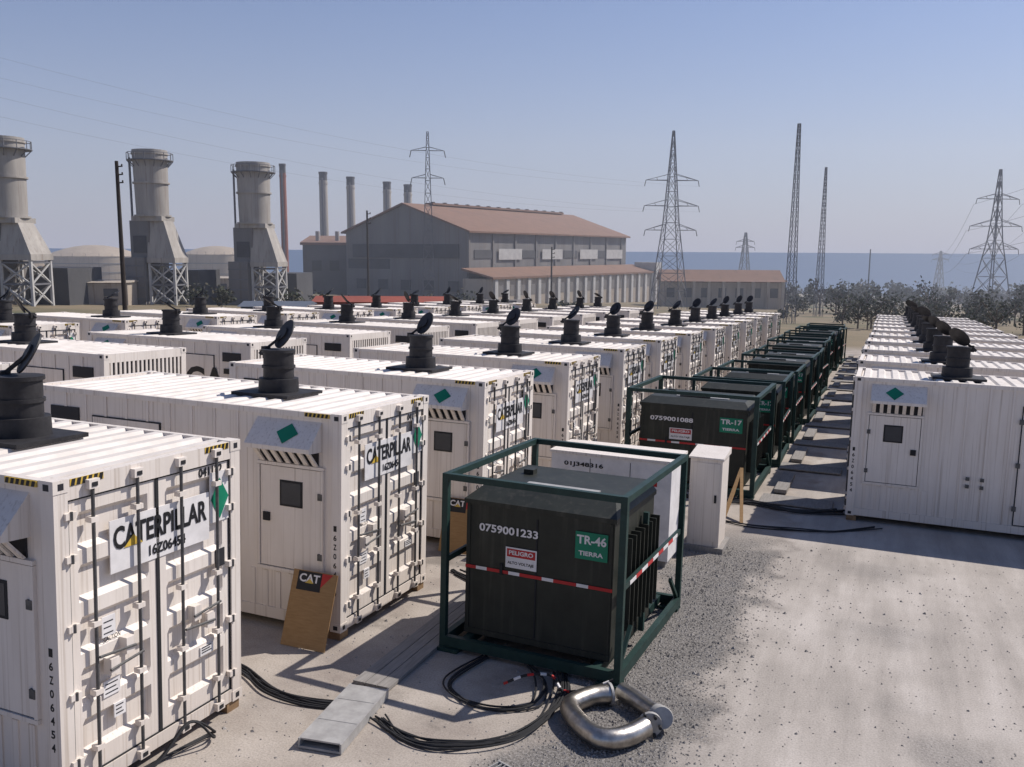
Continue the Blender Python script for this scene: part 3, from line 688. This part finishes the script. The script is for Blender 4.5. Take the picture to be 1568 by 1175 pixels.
# ------------------------------------------------------------------ trees
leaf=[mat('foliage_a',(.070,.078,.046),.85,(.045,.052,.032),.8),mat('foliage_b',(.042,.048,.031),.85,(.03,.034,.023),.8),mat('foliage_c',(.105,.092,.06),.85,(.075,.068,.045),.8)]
bark=mat('bark',(.12,.09,.07),.9)
tr=MB();R=random.Random(11)
def tree(l,d,h,wd,n=170,ls=.55):
    x,y=bg(l,d);z=gz(x,y);x0=Vector((x,y,z))
    tr.beam(x0-Vector((0,0,.5)),x0+Vector((0,0,h*.45)),h*.05,bark,6)
    cl=[]
    for k in range(7):
        a=R.random()*6.28;rr_=R.uniform(.15,.75)*wd/2
        c=x0+Vector((math.cos(a)*rr_,math.sin(a)*rr_,h*R.uniform(.3,.88)));cl.append((c,R.uniform(.14,.30)*wd))
        tr.beam(x0+Vector((0,0,h*.35)),c,h*.02,bark,4)
    for i in range(n):
        c,rc=cl[i%7];v=Vector((R.gauss(0,1),R.gauss(0,1),R.gauss(0,.8)));v.normalize();v*=rc*R.uniform(.3,1.15)
        p=c+v;s_=ls*R.uniform(.4,1.2);a=Vector((R.gauss(0,1),R.gauss(0,1),R.gauss(0,1))).normalized();b_=a.cross(Vector((R.gauss(0,1),R.gauss(0,1),R.gauss(0,1)))).normalized()
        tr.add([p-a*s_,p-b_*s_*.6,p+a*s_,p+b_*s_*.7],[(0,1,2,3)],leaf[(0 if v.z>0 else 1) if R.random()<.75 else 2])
for i in range(95):
    d=R.uniform(95,260);u=R.uniform(1205,1640);tree(k1*(u-784)*d,d,(R.uniform(1.2,4.6) if R.random()<.7 else R.uniform(3.5,5.4))*(1 if d<150 else 1.4),R.uniform(2.5,6)*(1 if d<150 else 1.4),190,.24*(d/120))
for i in range(36):
    d=R.uniform(260,420);u=R.uniform(990,1640);tree(k1*(u-784)*d,d,R.uniform(3,7.5),R.uniform(6,12),130,.8)
for u,d,h,wd in ((450,112,2.8,4),(300,118,2.6,5),(335,116,2.6,4),(715,140,2.5,5),(880,130,2,4)):
    tree(k1*(u-784)*d,d,h,wd,220,.28)
for i in range(22):
    d=R.uniform(110,160);u=R.uniform(-60,900);tree(k1*(u-784)*d,d,R.uniform(.8,1.7),R.uniform(2.5,5),90,.28)
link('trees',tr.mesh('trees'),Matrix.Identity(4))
# ------------------------------------------------------------------ sea haze lying beyond the yard
hz=bpy.data.materials.new('sea_haze');hz.use_nodes=True;nt=hz.node_tree
for n in list(nt.nodes):
    if n.type!='OUTPUT_MATERIAL': nt.nodes.remove(n)
o=nt.nodes['Material Output'];v=nt.nodes.new('ShaderNodeVolumeScatter');v.inputs['Density'].default_value=.0014;v.inputs['Anisotropy'].default_value=.2;v.inputs['Color'].default_value=(.82,.88,1,1)
nt.links.new(v.outputs[0],o.inputs['Volume'])
h=MB();h.box(-320,320,76,480,-40,60,hz)
link('haze',h.mesh('haze'),Matrix.Rotation(.395,4,'Z'))
# ------------------------------------------------------------------ light
el=math.radians(46);az=math.radians(41)
sd=Vector((math.sin(az)*math.cos(el),math.cos(az)*math.cos(el),math.sin(el)))
sl=bpy.data.lights.new('sun','SUN');sl.energy=5.0;sl.angle=math.radians(.53);sl.color=(1,.94,.88)
so=bpy.data.objects.new('sun',sl);COL.objects.link(so);so.rotation_euler=sd.to_track_quat('Z','Y').to_euler();so.location=(0,0,50)
wd=bpy.data.worlds.new('World');scene.world=wd;wd.use_nodes=True;nt=wd.node_tree
sk=nt.nodes.new('ShaderNodeTexSky');sk.sky_type='NISHITA';sk.sun_disc=False;sk.sun_elevation=el;sk.sun_rotation=az
sk.air_density=1.0;sk.dust_density=.6;sk.ozone_density=3.0;sk.altitude=0
tint=nt.nodes.new('ShaderNodeMix');tint.data_type='RGBA';tint.blend_type='MULTIPLY';tint.inputs[0].default_value=1;nt.links.new(sk.outputs[0],tint.inputs[6]);tint.inputs[7].default_value=(.92,.96,1.16,1)
tcw=nt.nodes.new('ShaderNodeTexCoord');sp=nt.nodes.new('ShaderNodeSeparateXYZ');nt.links.new(tcw.outputs['Generated'],sp.inputs[0])
mx=nt.nodes.new('ShaderNodeMath');mx.operation='MAXIMUM';mx.inputs[1].default_value=0;nt.links.new(sp.outputs['Z'],mx.inputs[0])
mu=nt.nodes.new('ShaderNodeMath');mu.operation='MULTIPLY';mu.inputs[1].default_value=-6.5;nt.links.new(mx.outputs[0],mu.inputs[0])
ex=nt.nodes.new('ShaderNodeMath');ex.operation='EXPONENT';nt.links.new(mu.outputs[0],ex.inputs[0])
m3=nt.nodes.new('ShaderNodeMath');m3.operation='MULTIPLY';m3.inputs[1].default_value=.95;nt.links.new(ex.outputs[0],m3.inputs[0])
ty=nt.nodes.new('ShaderNodeMix');ty.data_type='RGBA';nt.links.new(m3.outputs[0],ty.inputs[0]);nt.links.new(tint.outputs[2],ty.inputs[6]);ty.inputs[7].default_value=(4.95,5.15,6.7,1)
bgd=nt.nodes['Background'];bgd.inputs['Strength'].default_value=.088
nt.links.new(ty.outputs[2],bgd.inputs['Color'])
